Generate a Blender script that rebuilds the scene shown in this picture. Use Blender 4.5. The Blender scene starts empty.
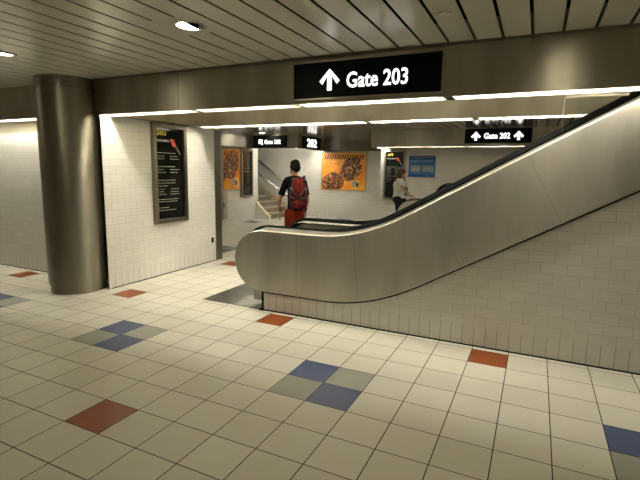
import bpy, bmesh, math, random
from mathutils import Vector, Matrix
random.seed(7)
S = bpy.context.scene
COL = S.collection
PI = math.pi

# ------------------------------------------------------------------ helpers
def link(o, parent=None):
    COL.objects.link(o)
    if parent is not None:
        o.parent = parent
    return o

def wloc(o):
    v = Vector((0, 0, 0))
    while o is not None:
        v += o.location
        o = o.parent
    return v

class MB:
    """collects shapes in world coordinates and links them as ONE mesh object"""
    def __init__(self):
        self.bm = bmesh.new()
    def face(self, pts):
        vs = [self.bm.verts.new(p) for p in pts]
        return self.bm.faces.new(vs)
    def box(self, x0, x1, y0, y1, z0, z1):
        v = [self.bm.verts.new(p) for p in ((x0,y0,z0),(x1,y0,z0),(x1,y1,z0),(x0,y1,z0),(x0,y0,z1),(x1,y0,z1),(x1,y1,z1),(x0,y1,z1))]
        for f in ((3,2,1,0),(4,5,6,7),(0,1,5,4),(1,2,6,5),(2,3,7,6),(3,0,4,7)):
            self.bm.faces.new([v[i] for i in f])
        return self
    def prism(self, pts, axis, a, b):
        """2-D outline extruded along an axis (0: pts are y,z  1: pts are x,z  2: pts are x,y)"""
        def P(p, t):
            return ((t, p[0], p[1]), (p[0], t, p[1]), (p[0], p[1], t))[axis]
        va = [self.bm.verts.new(P(p, a)) for p in pts]
        vb = [self.bm.verts.new(P(p, b)) for p in pts]
        n = len(pts)
        fs = [self.bm.faces.new(va), self.bm.faces.new(vb[::-1])]
        for i in range(n):
            j = (i+1) % n
            fs.append(self.bm.faces.new((va[j], va[i], vb[i], vb[j])))
        bmesh.ops.recalc_face_normals(self.bm, faces=fs)
        return self
    def tube(self, pts, r, seg=12, cap=True, closed=False, up=None, prof=None):
        """round (r, or r per point) or profiled tube through points"""
        pts = [Vector(p) for p in pts]
        n = len(pts)
        rings = []
        lastu = None
        for i, p in enumerate(pts):
            a = pts[(i-1) % n] if (closed or i > 0) else p
            b = pts[(i+1) % n] if (closed or i < n-1) else p
            t = (b-a).normalized()
            if up is not None:
                u = Vector(up)
            elif lastu is not None:
                u = lastu
            else:
                u = Vector((0,0,1)) if abs(t.z) < .9 else Vector((1,0,0))
            s = t.cross(u).normalized()
            u = s.cross(t).normalized()
            lastu = u
            ring = []
            if prof:
                for (pa, pb) in prof:
                    ring.append(self.bm.verts.new(p + s*pa + u*pb))
            else:
                ri = r[i] if isinstance(r, (list, tuple)) else r
                rx, ry = ri if isinstance(ri, tuple) else (ri, ri)
                for k in range(seg):
                    q = 2*PI*k/seg
                    ring.append(self.bm.verts.new(p + s*(math.cos(q)*rx) + u*(math.sin(q)*ry)))
            rings.append(ring)
        fs = []
        m = len(rings[0])
        for i in range(n if closed else n-1):
            A, B = rings[i], rings[(i+1) % n]
            for k in range(m):
                l = (k+1) % m
                fs.append(self.bm.faces.new((A[k], A[l], B[l], B[k])))
        if cap and not closed:
            fs.append(self.bm.faces.new(rings[0][::-1]))
            fs.append(self.bm.faces.new(rings[-1]))
        bmesh.ops.recalc_face_normals(self.bm, faces=fs)
        return self
    def lathe(self, prof, cx, cy, seg=48):
        """(radius, z) profile about a vertical axis"""
        rings = []
        for (r, z) in prof:
            if r < 1e-6:
                rings.append([self.bm.verts.new((cx, cy, z))])
            else:
                rings.append([self.bm.verts.new((cx+r*math.cos(2*PI*k/seg), cy+r*math.sin(2*PI*k/seg), z)) for k in range(seg)])
        fs = []
        for A, B in zip(rings[:-1], rings[1:]):
            for k in range(seg):
                l = (k+1) % seg
                if len(A) == 1 and len(B) == 1: continue
                if len(A) == 1: fs.append(self.bm.faces.new((A[0], B[l], B[k])))
                elif len(B) == 1: fs.append(self.bm.faces.new((A[k], A[l], B[0])))
                else: fs.append(self.bm.faces.new((A[k], A[l], B[l], B[k])))
        bmesh.ops.recalc_face_normals(self.bm, faces=fs)
        return self
    def ball(self, c, r, u=20, v=14):
        m = Matrix.Translation(Vector(c))
        rr = r if isinstance(r, (tuple, list)) else (r, r, r)
        m = m @ Matrix.Diagonal((rr[0], rr[1], rr[2], 1))
        bmesh.ops.create_uvsphere(self.bm, u_segments=u, v_segments=v, radius=1, matrix=m)
        return self
    def limb(self, pts, rad, seg=14):
        """chain of tapered pieces with round joints (all overlapping, for a remesh)"""
        self.tube(pts, rad, seg)
        for p, r in zip(pts, rad):
            rm = min(r) if isinstance(r, tuple) else r
            self.ball(p, rm*.99, 14, 10)
        return self
    def build(self, name, mat, parent=None, smooth=False, bevel=0, bseg=2, origin=None, local=False):
        o0 = Vector((0,0,0))
        if not local:
            if parent is not None: o0 = wloc(parent)
            elif origin is not None: o0 = Vector(origin)
        if o0.length > 0:
            bmesh.ops.translate(self.bm, verts=self.bm.verts, vec=-o0)
        me = bpy.data.meshes.new(name)
        self.bm.to_mesh(me); self.bm.free()
        o = bpy.data.objects.new(name, me)
        if parent is None and origin is not None:
            o.location = origin
        if mat: me.materials.append(mat)
        if smooth:
            for p in me.polygons: p.use_smooth = True
        link(o, parent)
        if bevel:
            b = o.modifiers.new('bevel', 'BEVEL'); b.width = bevel; b.segments = bseg
            b.limit_method = 'ANGLE'; b.angle_limit = math.radians(50); b.harden_normals = False
        return o

def thing(name, label, cat, loc=(0,0,0), rz=0, group=None):
    o = bpy.data.objects.new(name, None)
    o.empty_display_size = .1
    COL.objects.link(o)
    o.location = loc; o.rotation_euler = (0, 0, rz)
    o['label'] = label; o['category'] = cat
    if group: o['group'] = group
    return o

def tag(o, label, cat, group=None):
    o['label'] = label; o['category'] = cat
    if group: o['group'] = group
    return o

def struct(o):
    o['kind'] = 'structure'
    return o

def text(name, body, size, loc, facing, mat, parent, width=None, bold=0.0, depth=.003, height=None, align='CENTER'):
    """lettering facing -Y ('front') or +X ('right'); loc is the middle of the lettering"""
    cu = bpy.data.curves.new(name, 'FONT')
    cu.body = body; cu.size = 1; cu.extrude = 0.5; cu.offset = bold
    cu.resolution_u = 3
    tmp = bpy.data.objects.new(name, cu); COL.objects.link(tmp)
    dg = bpy.context.evaluated_depsgraph_get()
    me = bpy.data.meshes.new_from_object(tmp.evaluated_get(dg))
    bpy.data.objects.remove(tmp)
    xs = [v.co.x for v in me.vertices]; ys = [v.co.y for v in me.vertices]
    x0, x1, y0, y1 = min(xs), max(xs), min(ys), max(ys)
    sy = size/(y1-y0) if height is None else height/(y1-y0)
    sx = sy if width is None else width/(x1-x0)
    base = wloc(parent) if parent is not None else Vector((0,0,0))
    for v in me.vertices:
        a = (v.co.x-(x0+x1)/2)*sx; b = (v.co.y-(y0+y1)/2)*sy; d = v.co.z*depth
        if facing == 'front': q = Vector((loc[0]+a, loc[1]-d, loc[2]+b))
        else: q = Vector((loc[0]+d, loc[1]+a, loc[2]+b))
        v.co = q - base
    me.materials.clear(); me.materials.append(mat)
    o = bpy.data.objects.new(name, me)
    return link(o, parent)

# ------------------------------------------------------------------ materials
def newmat(name):
    m = bpy.data.materials.new(name); m.use_nodes = True
    nt = m.node_tree
    b = nt.nodes['Principled BSDF']
    return m, nt, b

def N(nt, t, **kw):
    n = nt.nodes.new(t)
    for k, v in kw.items():
        setattr(n, k, v)
    return n

def math_node(nt, op, a=None, b=None, c=None):
    n = nt.nodes.new('ShaderNodeMath'); n.operation = op
    for i, x in enumerate((a, b, c)):
        if x is None: continue
        if isinstance(x, (int, float)): n.inputs[i].default_value = x
        else: nt.links.new(x, n.inputs[i])
    return n.outputs[0]

def mixcol(nt, fac, a, b):
    n = nt.nodes.new('ShaderNodeMix'); n.data_type = 'RGBA'
    for sock, x in ((n.inputs[0], fac), (n.inputs[6], a), (n.inputs[7], b)):
        if hasattr(x, 'links'): nt.links.new(x, sock)
        elif isinstance(x, (int, float)): sock.default_value = x
        else: sock.default_value = (*x, 1)
    return n.outputs[2]

def plain(name, col, rough=.5, metal=0, noise=.06, scale=30, spec=.5, bump=0, coat=0):
    m, nt, b = newmat(name)
    tc = N(nt, 'ShaderNodeTexCoord')
    nz = N(nt, 'ShaderNodeTexNoise'); nz.inputs['Scale'].default_value = scale; nz.inputs['Detail'].default_value = 3
    nt.links.new(tc.outputs['Object'], nz.inputs['Vector'])
    hi = tuple(min(1, c*(1+noise)) for c in col); lo = tuple(c*(1-noise) for c in col)
    nt.links.new(mixcol(nt, nz.outputs[0], lo, hi), b.inputs['Base Color'])
    b.inputs['Roughness'].default_value = rough; b.inputs['Metallic'].default_value = metal
    b.inputs['Specular IOR Level'].default_value = spec
    if coat: b.inputs['Coat Weight'].default_value = coat; b.inputs['Coat Roughness'].default_value = .15
    if bump:
        bp = N(nt, 'ShaderNodeBump'); bp.inputs['Strength'].default_value = bump; bp.inputs['Distance'].default_value = .0015
        nt.links.new(nz.outputs[0], bp.inputs['Height']); nt.links.new(bp.outputs[0], b.inputs['Normal'])
    return m

def emit(name, col, strength):
    m, nt, b = newmat(name)
    b.inputs['Base Color'].default_value = (*col, 1)
    b.inputs['Emission Color'].default_value = (*col, 1)
    b.inputs['Emission Strength'].default_value = strength
    return m

def steel(name, col=(.53,.50,.41), rough=.36, axis='z', streak=.10, aniso=.75):
    """brushed stainless: fine grain stretched along one axis, broad painted streaks like soft reflections"""
    m, nt, b = newmat(name)
    tc = N(nt, 'ShaderNodeTexCoord')
    mp = N(nt, 'ShaderNodeMapping')
    sc = {'z': (260,260,3), 'x': (3,260,260), 'y': (260,3,260)}[axis]
    mp.inputs['Scale'].default_value = sc
    nt.links.new(tc.outputs['Object'], mp.inputs['Vector'])
    nz = N(nt, 'ShaderNodeTexNoise'); nz.inputs['Scale'].default_value = 1; nz.inputs['Detail'].default_value = 2
    nt.links.new(mp.outputs[0], nz.inputs['Vector'])
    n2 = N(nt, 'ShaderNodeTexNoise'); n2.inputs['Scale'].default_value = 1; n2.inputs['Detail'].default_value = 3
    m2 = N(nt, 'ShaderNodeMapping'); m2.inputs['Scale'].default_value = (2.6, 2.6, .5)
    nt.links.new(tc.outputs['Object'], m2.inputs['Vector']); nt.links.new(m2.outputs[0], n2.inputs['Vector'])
    lo = tuple(c*(1-streak) for c in col); hi = tuple(c*(1+streak) for c in col)
    c1 = mixcol(nt, nz.outputs[0], lo, hi)
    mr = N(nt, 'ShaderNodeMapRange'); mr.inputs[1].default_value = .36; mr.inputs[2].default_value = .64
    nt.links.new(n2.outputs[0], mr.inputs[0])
    c2 = mixcol(nt, mr.outputs[0], c1, tuple(c*.72 for c in col))  # broad darker streaks in the colour imitate reflections across the steel
    nt.links.new(c2, b.inputs['Base Color'])
    b.inputs['Metallic'].default_value = 1
    b.inputs['Anisotropic'].default_value = aniso; b.inputs['Anisotropic Rotation'].default_value = .25
    tg = N(nt, 'ShaderNodeTangent'); tg.direction_type = 'RADIAL'; tg.axis = 'Z'
    nt.links.new(tg.outputs[0], b.inputs['Tangent'])
    r = math_node(nt, 'MULTIPLY_ADD', n2.outputs[0], .10, rough-.05)
    nt.links.new(r, b.inputs['Roughness'])
    bp = N(nt, 'ShaderNodeBump'); bp.inputs['Strength'].default_value = .05; bp.inputs['Distance'].default_value = .001
    nt.links.new(nz.outputs[0], bp.inputs['Height']); nt.links.new(bp.outputs[0], b.inputs['Normal'])
    return m

def wall_tile(name, col=(.74,.722,.65), grout=(.50,.48,.42)):
    """glazed brick tile in running bond over one upright course; runs along x+y, so it fits walls along either axis"""
    m, nt, b = newmat(name)
    tc = N(nt, 'ShaderNodeTexCoord'); sp = N(nt, 'ShaderNodeSeparateXYZ')
    nt.links.new(tc.outputs['Object'], sp.inputs[0])
    run = math_node(nt, 'ADD', sp.outputs[0], sp.outputs[1])
    z2 = math_node(nt, 'SUBTRACT', sp.outputs[2], .19)
    def brick(w, h, off, u, v, ms=.0026):
        cb = N(nt, 'ShaderNodeCombineXYZ'); nt.links.new(u, cb.inputs[0]); nt.links.new(v, cb.inputs[1])
        br = N(nt, 'ShaderNodeTexBrick'); br.offset = off; br.squash = 1
        br.inputs['Scale'].default_value = 1
        br.inputs['Brick Width'].default_value = w; br.inputs['Row Height'].default_value = h
        br.inputs['Mortar Size'].default_value = ms; br.inputs['Mortar Smooth'].default_value = .25
        br.inputs['Bias'].default_value = 0
        br.inputs['Color1'].default_value = (*col, 1)
        br.inputs['Color2'].default_value = (*[c*.93 for c in col], 1)
        br.inputs['Mortar'].default_value = (*[c*(1 if ms < .003 else .62) for c in grout], 1)
        nt.links.new(cb.outputs[0], br.inputs['Vector'])
        return br
    A = brick(.2, .0925, .5, run, z2)
    B = brick(.1, .6, 0, run, math_node(nt, 'ADD', sp.outputs[2], .2), .0032)
    low = math_node(nt, 'LESS_THAN', sp.outputs[2], .19)
    c = mixcol(nt, low, A.outputs['Color'], B.outputs['Color'])
    nz = N(nt, 'ShaderNodeTexNoise'); nz.inputs['Scale'].default_value = 1.2; nz.inputs['Detail'].default_value = 4
    nt.links.new(tc.outputs['Object'], nz.inputs['Vector'])
    c = mixcol(nt, math_node(nt, 'MULTIPLY', nz.outputs[0], .25), c, tuple(x*.8 for x in col))
    nt.links.new(c, b.inputs['Base Color'])
    mx = N(nt, 'ShaderNodeMix'); nt.links.new(low, mx.inputs[0]); nt.links.new(A.outputs['Fac'], mx.inputs[2]); nt.links.new(B.outputs['Fac'], mx.inputs[3])
    inv = math_node(nt, 'SUBTRACT', 1, mx.outputs[0])
    bp = N(nt, 'ShaderNodeBump'); bp.inputs['Strength'].default_value = .35; bp.inputs['Distance'].default_value = .0015
    nt.links.new(inv, bp.inputs['Height']); nt.links.new(bp.outputs[0], b.inputs['Normal'])
    b.inputs['Roughness'].default_value = .28
    return m

T = .305
def floor_tile(name):
    m, nt, b = newmat(name)
    tc = N(nt, 'ShaderNodeTexCoord'); sp = N(nt, 'ShaderNodeSeparateXYZ')
    nt.links.new(tc.outputs['Object'], sp.inputs[0])
    u = math_node(nt, 'DIVIDE', sp.outputs[0], T)
    v = math_node(nt, 'DIVIDE', sp.outputs[1], -T)
    fu, fv = math_node(nt, 'FLOOR', u), math_node(nt, 'FLOOR', v)
    i = math_node(nt, 'FLOORED_MODULO', fu, 7) ; j = math_node(nt, 'FLOORED_MODULO', fv, 7)
    lt = lambda a: math_node(nt, 'LESS_THAN', a, 1.5)
    inc = math_node(nt, 'MULTIPLY', lt(i), lt(j))
    same = math_node(nt, 'COMPARE', i, j, .25)
    # no pattern where the escalator's steel landing plate interrupts it
    near = math_node(nt, 'MULTIPLY', math_node(nt, 'COMPARE', fu, -6.5, 1.1), math_node(nt, 'COMPARE', fv, -6.5, 1.1))
    inc = math_node(nt, 'MULTIPLY', inc, math_node(nt, 'SUBTRACT', 1, near))
    blue = math_node(nt, 'MULTIPLY', inc, same)
    grey = math_node(nt, 'SUBTRACT', inc, blue)
    red = math_node(nt, 'MULTIPLY', math_node(nt, 'COMPARE', i, 4, .25), math_node(nt, 'COMPARE', j, 4, .25))
    cb = N(nt, 'ShaderNodeCombineXYZ'); nt.links.new(fu, cb.inputs[0]); nt.links.new(fv, cb.inputs[1])
    wn = N(nt, 'ShaderNodeTexWhiteNoise'); wn.noise_dimensions = '2D'; nt.links.new(cb.outputs[0], wn.inputs['Vector'])
    nz = N(nt, 'ShaderNodeTexNoise'); nz.inputs['Scale'].default_value = 220; nz.inputs['Detail'].default_value = 2
    nt.links.new(tc.outputs['Object'], nz.inputs['Vector'])
    base = mixcol(nt, wn.outputs['Value'], FLOOR_A, FLOOR_B)
    c = mixcol(nt, grey, base, (.29,.30,.255))
    c = mixcol(nt, blue, c, (.012,.042,.155))
    c = mixcol(nt, red, c, (.215,.050,.009))
    sp_ = mixcol(nt, math_node(nt, 'MULTIPLY', nz.outputs[0], .35), c, (.25,.23,.17))
    sp2 = mixcol(nt, inc, c, sp_)
    # grout lines
    def edge(x, fx):
        f = math_node(nt, 'SUBTRACT', x, fx)
        return math_node(nt, 'MINIMUM', f, math_node(nt, 'SUBTRACT', 1, f))
    e = math_node(nt, 'MINIMUM', edge(u, fu), edge(v, fv))
    g = math_node(nt, 'LESS_THAN', e, .0105)
    c = mixcol(nt, g, sp2, (.022,.020,.018))
    nt.links.new(c, b.inputs['Base Color'])
    r = math_node(nt, 'MULTIPLY_ADD', wn.outputs['Value'], .08, .30)
    r = math_node(nt, 'MULTIPLY_ADD', g, .4, r)
    nt.links.new(r, b.inputs['Roughness'])
    b.inputs['Specular IOR Level'].default_value = .28
    st = N(nt, 'ShaderNodeMapRange'); st.inputs[1].default_value = 0; st.inputs[2].default_value = .014
    nt.links.new(e, st.inputs[0])
    bp = N(nt, 'ShaderNodeBump'); bp.inputs['Strength'].default_value = .3; bp.inputs['Distance'].default_value = .0015
    nt.links.new(st.outputs[0], bp.inputs['Height']); nt.links.new(bp.outputs[0], b.inputs['Normal'])
    return m

FLOOR_A, FLOOR_B = (.60,.572,.475), (.66,.632,.53)
M = {}
M['floor'] = floor_tile('floor_tiles')
M['wall'] = wall_tile('glazed_wall_tiles')
M['steel'] = steel('brushed_steel', axis='z')
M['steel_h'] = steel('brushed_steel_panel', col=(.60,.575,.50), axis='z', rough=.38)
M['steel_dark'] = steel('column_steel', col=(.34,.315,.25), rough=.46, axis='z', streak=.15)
M['steel_light'] = steel('polished_steel', col=(.66,.64,.57), rough=.20, axis='x')
M['frame'] = steel('frame_steel', col=(.33,.30,.24), rough=.38)
M['deck'] = steel('deck_steel', col=(.24,.23,.19), rough=.55, axis='x', aniso=.2)
M['rubber'] = plain('black_rubber', (.003,.003,.003), .7, noise=.2, spec=.06)
M['black'] = plain('black_sign_face', (.004,.004,.004), .4, noise=.2, spec=.1)
M['gap'] = plain('dark_gap', (.006,.0055,.005), .9, noise=.2, spec=.1)
M['slat'] = plain('ceiling_slat_paint', (.62,.60,.51), .30, noise=.05, scale=3, coat=.08)
M['trough'] = plain('white_trough_enamel', (.85,.82,.72), .5, noise=.03)
M['rough_plaster'] = plain('painted_plaster', (.62,.58,.47), .6)
M['plate'] = steel('landing_plate_steel', col=(.27,.27,.25), rough=.48, axis='x')
M['tube'] = emit('fluorescent_tube', (1.0,.955,.86), 60)
M['lamp_far'] = emit('bright_lamp_lens', (1.0,.95,.80), 75)
M['tube_dim'] = emit('old_fluorescent_tube', (1.0,.94,.82), 26)
M['lamp'] = emit('lamp_lens', (1.0,.90,.66), 40)
M['well'] = emit('added_lamp_diffuser', (1.0,.93,.76), 15)
M['dim'] = plain('dark_reflector', (.05,.045,.035), .5)
M['letter'] = emit('lit_lettering', (1,.98,.93), 1.3)
M['stair'] = plain('stair_stone', (.25,.215,.16), .6)
M['nosing'] = plain('stair_nosing', (.38,.34,.26), .5)

# ------------------------------------------------------------------ setting
ZC, ZB = 2.62, 2.196
XL, XR, YN, YF = -9.0, 6.5, -8.0, 10.65

struct(MB().box(XL-.2, XR+.2, YN-.2, YF+.2, -.12, 0).build('floor', M['floor']))
struct(MB().box(XL-.15, XL, YN, YF, 0, ZC).build('wall_left', M['wall']))
struct(MB().box(XR, XR+.15, YN, YF+.15, 0, 5.0).build('wall_right', M['wall']))
struct(MB().box(XL, XR, YN-.15, YN, 0, ZC).build('wall_front', M['wall']))
struct(MB().box(XL, XR, YF, YF+.15, 0, ZC+.9).build('wall_back', M['wall']))

# ceiling of painted metal slats, with round holes for the lamps
DOWN = [(-.785,-.425), (-3.02,-.47), (1.80,-.48), (4.1,-.48), (-5.3,-.49),
        (-.745,-2.75), (1.53,-2.75), (3.8,-2.75), (1.53,-5.1), (3.8,-5.1),
        (-5.68,8.2), (-5.3,3.6), (-3.6,3.6), (-1.6,3.6), (.6,3.6), (-5.3,5.4), (-3.6,5.4), (-1.6,5.4), (.6,5.4)]
HR = .108
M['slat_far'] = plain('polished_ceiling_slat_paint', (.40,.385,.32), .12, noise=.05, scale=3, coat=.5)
def slats(y0, y1, x0, x1, joints=()):
    mb = MB()
    pitch, gap = .2065, .022
    k0 = int(math.floor((x0-.066)/pitch)); k = k0
    ys = [y0] + [j for j in joints if y0 < j < y1] + [y1]
    while .066 + k*pitch < x1:
        a = max(x0, .066 + k*pitch + gap/2); c = min(x1, .066 + (k+1)*pitch - gap/2)
        for ya, yb in zip(ys[:-1], ys[1:]):
            if c-a > .01:
                e = .0015
                mb.prism([(a, ZC+.004), (a, ZC+e), (a+e, ZC), (c-e, ZC), (c, ZC+e), (c, ZC+.004)], 1, ya+.0015, yb-.0015)
        k += 1
    return mb
def ceiling(name, y0, y1, x0, x1, joints=(), mat='slat'):
    mb = slats(y0, y1, x0, x1, joints)
    holes = [d for d in DOWN if y0 < d[1] < y1 and x0 < d[0] < x1]
    for (x, y) in holes:                                  # closed plate round each lamp
        mb.box(x-.20, x+.20, y-.19, y+.19, ZC-.0005, ZC+.004)
    o = mb.build(name, M[mat])
    cut = MB()
    for (x, y) in holes:
        cut.lathe([(0, ZC-.1), (HR, ZC-.1), (HR, ZC+.03), (0, ZC+.03)], x, y, 32)
    if holes:
        c = cut.build('cutter', None)
        md = o.modifiers.new('b', 'BOOLEAN'); md.operation = 'DIFFERENCE'; md.object = c; md.solver = 'EXACT'; md.use_self = True
        dg = bpy.context.evaluated_depsgraph_get()
        me = bpy.data.meshes.new_from_object(o.evaluated_get(dg))
        o.modifiers.clear(); old = o.data; o.data = me; me.name = name
        bpy.data.objects.remove(c)
    return struct(o)
ceiling('ceiling', YN, .735, XL, XR, (-3.1, -.62))
ceiling('ceiling_back', 2.58, YF, XL, XR, (5.6, 8.4), 'slat_far')
ceiling('ceiling_corridor', 1.15, 2.58, XL, -3.52)
b_ = MB(); b_.box(XL, XR, YN, .735, ZC+.16, ZC+.2); b_.box(XL, XR, 2.58, YF, ZC+.16, ZC+.2); b_.box(XL, -3.2, .735, 2.58, ZC+.16, ZC+.2)
struct(b_.build('ceiling_void', M['gap']))

# beams / fascias: hollow steel channels, open slot along the bottom for the light strips
def beam(name, x0, x1, yf, yb, zf, zb, top=ZC, topb=None, t=.012, mat='steel'):
    mb = MB()
    mb.box(x0, x1, yf, yf+t, zf, ZC)
    mb.box(x0, x1, yb-t, yb, zb, ZC)
    mb.box(x0, x1, yf+t, yb-t, zb+.24, zb+.25)
    mb.box(x0, x0+t, yf+t, yb-t, zf, zb+.24); mb.box(x1-t, x1, yf+t, yb-t, zf, zb+.24)
    return struct(mb.build(name, M[mat]))
beam('trim_1', -3.325, XR, .74, .93, 2.199, ZB, ZC, 5.0)
beam('trim_2', XL, -4.01, .74, .93, 2.199, ZB)
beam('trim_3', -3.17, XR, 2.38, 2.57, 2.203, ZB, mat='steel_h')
mb = MB(); mb.box(-3.30, -3.17, .935, 2.57, 2.215, ZC)
struct(mb.build('trim_4', M['steel']))
for nm, bx_ in (('wall_well_near', (-3.3, XR, .80, .93)), ('wall_well_far', (-3.3, XR, 2.38, 2.55)), ('wall_well_end', (-3.3, -3.17, .93, 2.38))):
    struct(MB().box(*bx_, ZC, 5.0).build(nm, M['rough_plaster']))
struct(MB().box(-3.3, XR, .93, 2.38, 5.0, 5.1).build('ceiling_shaft', M['rough_plaster']))
beam('trim_5', -2.36, XR, 8.2, 8.40, 2.199, ZB)
mb = MB(); mb.box(-2.36, -2.348, 8.4, 9.2, 2.21, ZC); mb.box(-2.2, -2.188, 8.4, 9.2, ZB, ZC)
struct(mb.build('trim_6', M['steel']))
# bulkhead round the foot of the stair
mb = MB(); mb.box(-6.44, -6.30, 3.2, 8.6, 2.205, ZC); struct(mb.build('trim_7', M['steel']))
mb = MB(); mb.box(-6.30, -4.77, 8.60, 8.72, 2.205, ZC); mb.box(-4.89, -4.77, 8.72, YF, 2.205, ZC); struct(mb.build('trim_8', M['steel']))
mb = MB(); mb.box(-4.77, -2.37, 10.45, YF, 2.205, ZC)
for k in range(40):
    x = -4.74 + k*.06
    mb.box(x, x+.03, 10.44, 10.45, 2.205, 2.5)
struct(mb.build('trim_9', M['frame']))
# thin lip where the near beam meets the ceiling
struct(MB().box(-3.33, XR, .722, .74, ZC-.022, ZC-.002).build('trim_10', M['frame']))
# vertical joint of the near beam
struct(MB().box(-1.993, -1.989, .7385, .74, 2.22, ZC-.022).build('trim_11', M['gap']))

# walls
CX, CY, CR = -3.667, .639, .346
arc_ = [(CX+.351*math.cos(a), CY+.351*math.sin(a)) for a in [math.radians(d) for d in range(27, 63, 5)]]
mb = MB(); mb.prism([(-3.272, .770), (-3.45, .916), (-3.5, .99), (-3.5, 2.985), (-3.303, 2.985)], 2, 0, 2.21)
struct(mb.build('wall_left_end', M['wall']))
struct(MB().box(-3.51, -3.295, 2.985, 3.16, 0, 2.21).build('trim_12', M['frame'], bevel=.01))
struct(MB().box(XL, -3.51, 1.0, 1.15, 0, ZC).build('wall_left_face', M['wall']))
struct(MB().box(-3.51, -3.30, 1.0, 3.15, 2.21, ZC).build('wall_left_head', M['rough_plaster']))
struct(MB().box(-6.6, -6.45, 3.2, 9.1, 0, ZC).build('wall_corridor', M['wall']))
struct(MB().box(-2.40, XR, 9.2, 9.35, 0, ZC).build('wall_far', M['wall']))
struct(MB().box(-2.40, -2.25, 9.35, YF, 0, ZC).build('wall_far_return', M['wall']))

# dark joints where wall meets floor
struct(MB().box(-1.05, XR, .979, .985, 0, .012).build('baseboard_right', M['gap']))
struct(MB().prism([(-3.272, .80), (-3.266, .80), (-3.297, 2.985), (-3.303, 2.985)], 2, 0, .010).build('baseboard_left', M['gap']))
struct(MB().box(XL, -3.9, .994, 1.0, 0, .010).build('baseboard_far_left', M['gap']))

# ------------------------------------------------------------------ column
col = thing('column', 'round brushed steel column standing at the end of the white tiled wall', 'column', (CX, CY, 0))
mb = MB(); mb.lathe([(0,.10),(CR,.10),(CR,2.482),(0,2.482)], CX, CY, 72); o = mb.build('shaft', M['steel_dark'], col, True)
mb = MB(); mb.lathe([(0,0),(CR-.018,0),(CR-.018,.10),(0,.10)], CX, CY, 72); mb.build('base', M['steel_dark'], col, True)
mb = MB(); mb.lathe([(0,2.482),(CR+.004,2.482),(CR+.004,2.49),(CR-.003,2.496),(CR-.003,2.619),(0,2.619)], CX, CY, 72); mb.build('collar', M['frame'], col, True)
for ch in col.children:
    md = ch.modifiers.new('e', 'EDGE_SPLIT'); md.split_angle = math.radians(40)

# ------------------------------------------------------------------ light strips
def strip(label, x0, x1, yf, yb, zf, zb, group, louver=False, tube='tube'):
    r = thing('light_strip', label, 'light', ((x0+x1)/2, (yf+yb)/2, zb), group=group)
    t = .012; f, b = yf+t+.001, yb-t-.001
    mb = MB()
    mb.box(x0, x1, b-.003, b, zb, zb+.22); mb.box(x0, x1, f, b, zb+.22, zb+.225)
    mb.box(x0, x0+.004, f+.003, b-.003, zf, zb+.22); mb.box(x1-.004, x1, f+.003, b-.003, zf, zb+.22)
    mb.build('trough', M['trough'], r)
    mb = MB(); yc = (f+b)/2 - .005
    mb.tube([(x0+.03, yc, zb+.155), (x1-.03, yc, zb+.155)], .016, 10); mb.build('tube', M[tube], r, True)
    for xx in (x0+.005, x1-.03):
        mb = MB(); mb.box(xx, xx+.024, yc-.016, yc+.016, zb+.137, zb+.219); mb.build('lampholder', M['gap'], r)
    if louver:
        mb = MB(); n = 44
        for k in range(n):
            x = x0 + (k+.5)*(x1-x0)/n
            mb.box(x-.0015, x+.0015, f+.004, b-.004, zf-.002, zf+.012)
        for q in (.33, .66):
            y = f + (b-f)*q
            mb.box(x0+.005, x1-.005, y-.001, y+.001, zf-.002, zf+.012)
        mb.build('louver', M['trough'], r)
    return r
g1 = 'fluorescent strips along the near beam'
strip('fluorescent strip under the near beam, left of the round column', -5.55, -4.05, .74, .93, 2.199, ZB, g1)
strip('farther strip along the tiled wall, at the left end of the near beam', -7.15, -5.65, .74, .93, 2.199, ZB, g1)
strip('fluorescent strip under the near beam just right of the round column', -3.30, -1.88, .74, .93, 2.199, ZB, g1)
strip('dimmer fluorescent strip with eggcrate louver, left of the large Gate 203 sign', -1.79, -.56, .74, .93, 2.199, ZB, g1, True)
strip('fluorescent strip directly under the large Gate 203 sign', -.50, .865, .74, .93, 2.199, ZB, g1)
strip('fluorescent strip under the near beam, right of the large Gate 203 sign', .94, 2.42, .74, .93, 2.199, ZB, g1)
g2 = 'fluorescent strips along the second beam'
strip('leftmost strip under the second beam, starting at the tiled wall end', -3.13, -1.79, 2.38, 2.57, 2.203, ZB, g2)
strip('strip under the second beam, above the orange cookie poster', -1.75, -.45, 2.38, 2.57, 2.203, ZB, g2)
strip('strip under the second beam, above the woman and the blue notice', -.385, .885, 2.38, 2.57, 2.203, ZB, g2)
strip('strip under the second beam ending at the clear wedge guard', .955, 2.27, 2.38, 2.57, 2.203, ZB, g2)
g3 = 'fluorescent strips along the far beam'
strip('strip under the far beam, above the far directory', -2.15, -1.02, 8.2, 8.40, 2.199, ZB, g3, tube='tube_dim')
strip('strip under the far beam, left of the Gate 202 two arrow sign', -.95, -.04, 8.2, 8.40, 2.199, ZB, g3, tube='tube_dim')
strip('strip under the far beam, below the Gate 202 two arrow sign', .07, 1.45, 8.2, 8.40, 2.199, ZB, g3, tube='tube_dim')
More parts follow.
